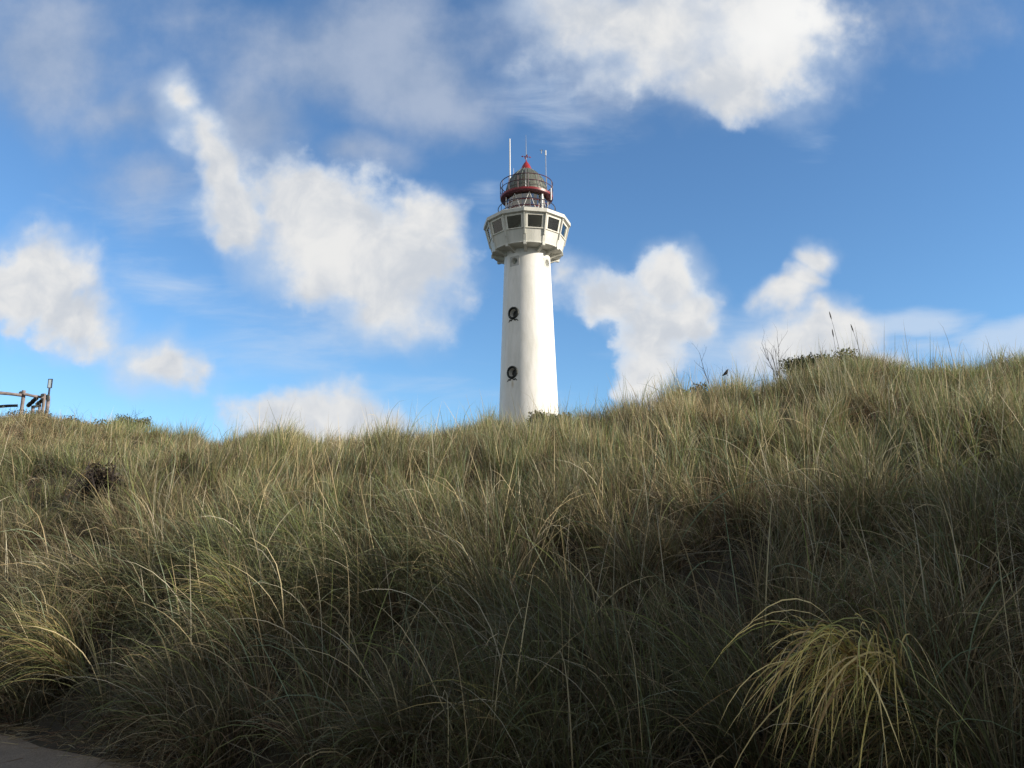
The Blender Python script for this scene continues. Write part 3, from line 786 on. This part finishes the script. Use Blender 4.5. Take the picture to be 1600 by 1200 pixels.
# small bird among the twigs
bp_ = world_at(1134, 583, 14.3)
bird = MB()
sec = [(-.075, .006, .000), (-.045, .010, .002), (-.02, .024, .0), (.01, .030, .0), (.035, .022, .012), (.052, .018, .022), (.066, .012, .026), (.080, .003, .026)]
bird.tube([(x_, 0, z_) for x_, r_, z_ in sec], [r_ for _, r_, _ in sec], 10)
bird.tube([(0, -.028, .002), (-.035, -.026, -.004), (-.07, -.012, -.006)], [.012, .014, .003], 6)
bird.tube([(0, .028, .002), (-.035, .026, -.004), (-.07, .012, -.006)], [.012, .014, .003], 6)
bird.tube([(.0, .01, -.025), (.005, .01, -.06)], .003, 4); bird.tube([(.0, -.01, -.025), (.005, -.01, -.06)], .003, 4)
bo = bird.build("bird", simple("dark_feathers", (.035, .033, .032), .7, var=.2, scale=40), None, 60)
bo.location = bp_; bo.rotation_euler = (0, R(-35), R(-10)); tag(bo, "small dark bird among the bare twigs on the right-hand skyline", "bird")

# ------------------------------------------------------------------ grass
PAL = np.array([[.155, .215, .065], [.210, .270, .160], [.235, .265, .090], [.60, .50, .29], [.42, .33, .18], [.30, .185, .105], [.56, .51, .37]])
def blades(base, L, az, th0, bend, pw, width, cb, ct, nseg, lift=True, roll=None):
    n_ = len(L); s = (np.arange(nseg) + .5) / nseg
    ang = th0[:, None] + bend[:, None] * s[None] ** pw[:, None]
    dx, dy = np.sin(az)[:, None], np.cos(az)[:, None]
    wob = rng.normal(size=(n_, 1)) * .25
    azs = az[:, None] + wob * s[None]
    T = np.stack([np.sin(ang) * np.sin(azs), np.sin(ang) * np.cos(azs), np.cos(ang)], -1)
    P = np.concatenate([base[:, None], base[:, None] + np.cumsum(T * (L / nseg)[:, None, None], 1)], 1)      # n, nseg+1, 3
    if lift:
        g_ = ground(P[..., 0], P[..., 1]) + .02; P[:, 1:, 2] = np.maximum(P[:, 1:, 2], g_[:, 1:])
    side = np.stack([np.cos(az), -np.sin(az), np.zeros(n_)], -1)[:, None]
    Tn = np.concatenate([T[:, :1], T], 1)
    ph = (rng.random(n_) * math.pi if roll is None else roll)[:, None, None]
    oth = np.cross(Tn, np.broadcast_to(side, Tn.shape)); sd = np.cos(ph) * side + np.sin(ph) * oth
    ss = np.arange(nseg + 1) / nseg; wv = (width[:, None] * (1 - ss[None] ** 2.2 * .9) * .5)[..., None]
    lft, rgt = P - sd * wv, P + sd * wv
    V = np.concatenate([np.stack([lft[:, :-1], rgt[:, :-1]], 2).reshape(n_, -1, 3), P[:, -1:]], 1)           # n, 2*nseg+1, 3
    m_ = 2 * nseg + 1
    o = (np.arange(n_) * m_)[:, None]
    q = np.concatenate([o + np.array([[2 * i, 2 * i + 1, 2 * i + 3, 2 * i + 2]]) for i in range(nseg - 1)], 0)
    t_ = o + np.array([[2 * nseg - 2, 2 * nseg - 1, 2 * nseg]])
    cs = np.concatenate([np.repeat(ss[:-1], 2), [1.0]])[None, :, None]
    C = cb[:, None] * (1 - cs) + ct[:, None] * cs
    return V.reshape(-1, 3), q, t_, C.reshape(-1, 3)
def merge(name, parts_):
    V, Q, T_, C = [], [], [], []; k = 0
    for v, q, t_, c_ in parts_:
        V.append(v); Q.append(q + k); T_.append(t_ + k); C.append(c_); k += len(v)
    return mesh_np(name, np.concatenate(V), [np.concatenate(Q), np.concatenate(T_)], np.concatenate(C))
def patch(x, y, s, o=0.0):
    return .5 + .25 * (np.sin(x * s + 1.3 * np.sin(y * s * .7 + o) + o) + np.sin(y * s * 1.2 + 1.7 * np.sin(x * s * .6 + 2 * o)))
def grass_zone(r0, r1, a0, a1, dens, per, wid, nseg, lenk=1.0, thatch=.35, em=.045):
    """tussocks between two distances and two azimuths; returns blade meshes"""
    area = .5 * (r1 * r1 - r0 * r0) * (a1 - a0); nt_ = int(area * dens)
    r_ = np.sqrt(rng.uniform(r0 * r0, r1 * r1, nt_)); a_ = rng.uniform(a0, a1, nt_)
    x, y = r_ * np.sin(a_), r_ * np.cos(a_)
    t0 = toe_of(a_); c_ = np.interp(a_, TAZ, TC)
    edge = t0 + .1 + .18 * np.sin(x * 3.1) 
    ok = (r_ > edge) & (rng.random(nt_) < .12 + .45 * np.clip((r_ - t0) / (c_ - t0) - .35, 0, .6) / .6 + 1.15 * patch(x, y, 2.3, .4) + .5 * ((r_ - t0 < 1.6) & (x < 1))); x, y, r_, t0, c_, a_ = x[ok], y[ok], r_[ok], t0[ok], c_[ok], a_[ok]; nt_ = len(x)
    t = (r_ - t0) / (c_ - t0)
    cnt = rng.poisson(per, nt_); I = np.repeat(np.arange(nt_), cnt); n_ = len(I)
    e = .05
    gx = (ground(x + e, y) - ground(x - e, y)) / (2 * e); gy = (ground(x, y + e) - ground(x, y - e)) / (2 * e)
    down = np.arctan2(-gx, -gy)
    low = 1 - np.clip((t - .10) / .42, 0, 1); low = low * low * (3 - 2 * low)       # drooping, with shade put into the colours, at the foot of the bank
    leftish = np.clip((-a_ + R(6)) / R(22), 0, 1)
    # lean direction of each tussock: wind to the right on the left side, down the bank and left at the foot
    wx = (1 - low) * (.48 * leftish - .12 * (1 - leftish)) + low * (-.55 - .35 * leftish); wy = (1 - low) * (-.2) + low * (-.45)
    wx += rng.normal(size=nt_) * (.30 + .35 * low); wy += rng.normal(size=nt_) * (.30 + .35 * low)
    str_ = np.hypot(wx, wy)
    rad = .04 + .10 * rng.random(nt_)
    rr_ = np.sqrt(rng.random(n_)) * rad[I]; ra = rng.random(n_) * 2 * math.pi
    bx, by = x[I] + rr_ * np.cos(ra), y[I] + rr_ * np.sin(ra)
    base = np.stack([bx, by, ground(bx, by) - .03], -1)
    spread = .55 + .25 * low[I]
    vx = wx[I] + spread * np.cos(ra) * (rr_ / rad[I] + .3) + rng.normal(size=n_) * (.18 + .30 * low[I]); vy = wy[I] + spread * np.sin(ra) * (rr_ / rad[I] + .3) + rng.normal(size=n_) * (.18 + .30 * low[I])
    az = np.arctan2(vx, vy); mag = np.hypot(vx, vy)
    tl = (.40 + .60 * rng.random(nt_) ** 1.4) * (1 + .35 * (patch(x, y, 1.3, 1.1) - .5)) * (.92 + .18 * low) * lenk
    L = tl[I] * (.55 + .5 * rng.random(n_)) * (1 + .15 * low[I])
    th0 = .08 + .22 * rng.random(n_) * mag
    bend = (.10 + .60 * rng.random(n_) ** 1.3) * (.45 + .55 * mag) * (1 + 1.9 * low[I]) * (1 + .35 * leftish[I])
    pw = .9 + 1.0 * rng.random(n_)
    # colours
    gp = patch(x, y, .75, 2.3); dryp = patch(x, y, 1.1, 5.0)
    u = rng.random(n_); g_ = np.clip(.30 + .72 * gp[I] + .12 * rng.normal(size=n_), .05, .95)
    kind = np.where(u < g_ * .40, 0, np.where(u < g_ * .70, 1, np.where(u < g_, 2, np.where(u < g_ + (1 - g_) * .45, 3, np.where(u < g_ + (1 - g_) * .72, 4, np.where(u < g_ + (1 - g_) * .84, 5, 6))))))
    col = PAL[kind] * (.72 + .56 * rng.random((n_, 1))) * (.70 + .6 * dryp[I][:, None])
    dead = rng.random(n_) < .18 + .42 * low[I]; col[dead] *= .42; hot = rng.random(n_) < .10 + .08 * low[I]; col[hot] *= 1.45; col *= (1.22 - .52 * low[I])[:, None]  # sunlight up the bank and shade at its foot put into blade colours
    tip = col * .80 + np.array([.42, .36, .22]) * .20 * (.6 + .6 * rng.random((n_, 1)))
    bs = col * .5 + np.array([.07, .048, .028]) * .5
    w_ = wid * (.6 + .8 * rng.random(n_))
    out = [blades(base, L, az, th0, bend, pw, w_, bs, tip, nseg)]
    # emergent culms and long crossing blades
    ne = int(n_ * em); J = rng.integers(0, nt_, ne); bx, by = x[J] + rng.normal(size=ne) * .12, y[J] + rng.normal(size=ne) * .12
    base = np.stack([bx, by, ground(bx, by) + .05], -1)
    col = PAL[rng.choice([1, 2, 3, 4, 6], ne)] * (.8 + .5 * rng.random((ne, 1)))
    arch = rng.random(ne) < (.25 + .5 * low[J])
    out.append(blades(base, (.85 + .45 * rng.random(ne)) * lenk, np.arctan2(wx[J] + rng.normal(size=ne) * .7, wy[J] + rng.normal(size=ne) * .7),
                      .05 + .4 * rng.random(ne), np.where(arch, .9 + 1.3 * rng.random(ne), .3 * rng.random(ne)), np.where(rng.random(ne) < .3, 4.0, 1.3), wid * (.9 + .7 * rng.random(ne)), col * .8, col * 1.08, nseg + 1))
    # thatch: dead, low, tangled
    nh = int(n_ * thatch); J = rng.integers(0, nt_, nh); ra = rng.random(nh) * 2 * math.pi; rr_ = .32 * np.sqrt(rng.random(nh))
    bx, by = x[J] + rr_ * np.cos(ra), y[J] + rr_ * np.sin(ra)
    base = np.stack([bx, by, ground(bx, by) + .0 + .22 * rng.random(nh) ** 1.5], -1)
    L = (.25 + .45 * rng.random(nh)) * lenk; k_ = rng.choice([4, 5, 6, 3], nh, p=[.32, .36, .18, .14])
    col = PAL[k_] * ((.12 + .38 * rng.random((nh, 1)) ** 1.5) * (1 + 1.0 * (1 - low[J][:, None])))  # thatch carries the same painted light, brighter higher up the bank
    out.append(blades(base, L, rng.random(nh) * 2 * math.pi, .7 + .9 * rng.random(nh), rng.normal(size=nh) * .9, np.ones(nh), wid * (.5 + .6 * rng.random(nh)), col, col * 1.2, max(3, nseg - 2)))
    return out
if not QUICK:
    rng = np.random.default_rng(77)
    G = []
    A0, A1 = R(-40), R(40)
    G += grass_zone(3.5, 9.0, A0, R(46), 11.5, 92, .0072, 7, 1.12, .80, .026)
    G += grass_zone(9.0, 15.0, A0, A1, 19, 68, .0070, 5, .94, .60, .014)
    G += grass_zone(15.0, 25.0, R(-36), R(38), 22, 54, .0072, 4, .76, .45, .006)
    G += grass_zone(25.0, 40.0, R(-38), R(-14), 22, 42, .0095, 3, .52, .40, .003)
    G += grass_zone(4.0, 21.0, R(46), R(125), 6, 22, .022, 4, 1.4, .1)
    # short matted growth between the tussocks, everywhere on the bank
    for r0, r1, a0_, a1_, dn_, wd in ((4.5, 10, A0, R(46), 330, .006), (10, 16, A0, A1, 220, .008), (16, 27, R(-38), A1, 130, .011)):
        nm = int(.5 * (r1 * r1 - r0 * r0) * (a1_ - a0_) * dn_); rm = np.sqrt(rng.uniform(r0 * r0, r1 * r1, nm)); am = rng.uniform(a0_, a1_, nm)
        ok = rm > toe_of(am) + .05; rm, am = rm[ok], am[ok]; nm = len(rm); xm, ym = rm * np.sin(am), rm * np.cos(am)
        base = np.stack([xm, ym, ground(xm, ym) - .01 + .10 * rng.random(nm)], -1); cl = PAL[rng.choice([0, 2, 3, 4, 5, 6], nm)] * ((.05 if r0 < 5 else .12) + (.24 if r0 < 5 else .45) * rng.random((nm, 1)))  # nearest band darker, the shade of the hollows put into its colour
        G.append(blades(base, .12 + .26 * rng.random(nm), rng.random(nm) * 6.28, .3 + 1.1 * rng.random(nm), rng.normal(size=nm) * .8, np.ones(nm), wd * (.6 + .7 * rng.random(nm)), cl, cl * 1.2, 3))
    # dead litter blown on to the edge of the paving
    nl = 2600; xx = rng.uniform(-9, 4, nl); ye = 4.72 - np.where(xx < 0, .64, .30) * xx
    yl = ye + .25 - np.abs(rng.normal(size=nl)) * .28
    base = np.stack([xx, yl, np.full(nl, .02) + .03 * rng.random(nl)], -1); cl = PAL[rng.choice([3, 4, 5, 6], nl)] * (.35 + .5 * rng.random((nl, 1)))
    G.append(blades(base, .06 + .22 * rng.random(nl), rng.random(nl) * 6.28, np.full(nl, 1.5), rng.normal(size=nl) * .12, np.ones(nl), .004 + .003 * rng.random(nl), cl, cl, 3, lift=False))
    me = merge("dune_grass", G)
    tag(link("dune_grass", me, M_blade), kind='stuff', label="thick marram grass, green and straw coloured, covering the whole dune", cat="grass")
    print("blade mesh verts", len(me.vertices))

# prominent tussocks that stand out from the rest
def tussock(px, py, r_, n, L0, lean_az, green, label, seed, droop=1.0, hz=.25, sd=.5, hang=False):
    global rng
    rng = np.random.default_rng(seed)
    x, y, z = at(px, py, r_)
    ra = rng.random(n) * 2 * math.pi; rr_ = (.26 if hang else .13) * np.sqrt(rng.random(n))
    base = np.stack([rr_ * np.cos(ra), rr_ * np.sin(ra), -.25 * rng.random(n) if hang else np.zeros(n)], -1)
    az = lean_az + np.clip(rng.normal(size=n), -1.7, 1.7) * sd; L = L0 * (.35 + .75 * rng.random(n))
    th0 = .05 + .75 * rng.random(n) ** 1.5; bend = (.9 + 1.7 * rng.random(n)) * droop; pw = .6 + 1.5 * rng.random(n) ** 2
    if hang: th0 = .1 + .6 * rng.random(n); bend = 2.1 + .85 * rng.random(n) - th0; pw = .40 + .6 * rng.random(n) ** 1.5; L = L0 * (.35 + .8 * rng.random(n))
    pal = np.array([[.74, .60, .20], [.42, .42, .13], [.82, .66, .30], [.42, .28, .12]]) if green else np.array([[.14, .17, .06], [.28, .25, .09], [.34, .27, .12], [.22, .16, .08]])  # bright palette: light caught by the lower-right tussock put into its colours
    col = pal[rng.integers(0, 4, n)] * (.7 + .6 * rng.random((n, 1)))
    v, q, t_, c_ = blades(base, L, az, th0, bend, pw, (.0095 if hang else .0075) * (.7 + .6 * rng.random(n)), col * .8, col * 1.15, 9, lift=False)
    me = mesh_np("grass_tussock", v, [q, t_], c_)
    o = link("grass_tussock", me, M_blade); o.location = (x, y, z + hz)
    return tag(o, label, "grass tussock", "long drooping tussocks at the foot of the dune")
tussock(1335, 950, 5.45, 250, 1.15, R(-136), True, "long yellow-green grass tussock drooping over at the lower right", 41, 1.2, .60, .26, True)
tussock(1425, 975, 5.5, 240, 1.0, R(-105), False, "brownish drooping tussock just right of the long yellow-green one", 47, 1.1, .25, .5, True)
tussock(395, 980, 8.2, 260, 1.0, R(-105), False, "green grass tussock arching to the left above the path", 42, .95, .2)
tussock(110, 1060, 9.0, 260, 1.0, R(-105), False, "golden tussock arching left at the path's far edge", 43, .9, .2)
tussock(820, 1110, 5.4, 90, .95, R(-100), False, "sparse fan of arched blades low in the middle", 44, .85, .1)
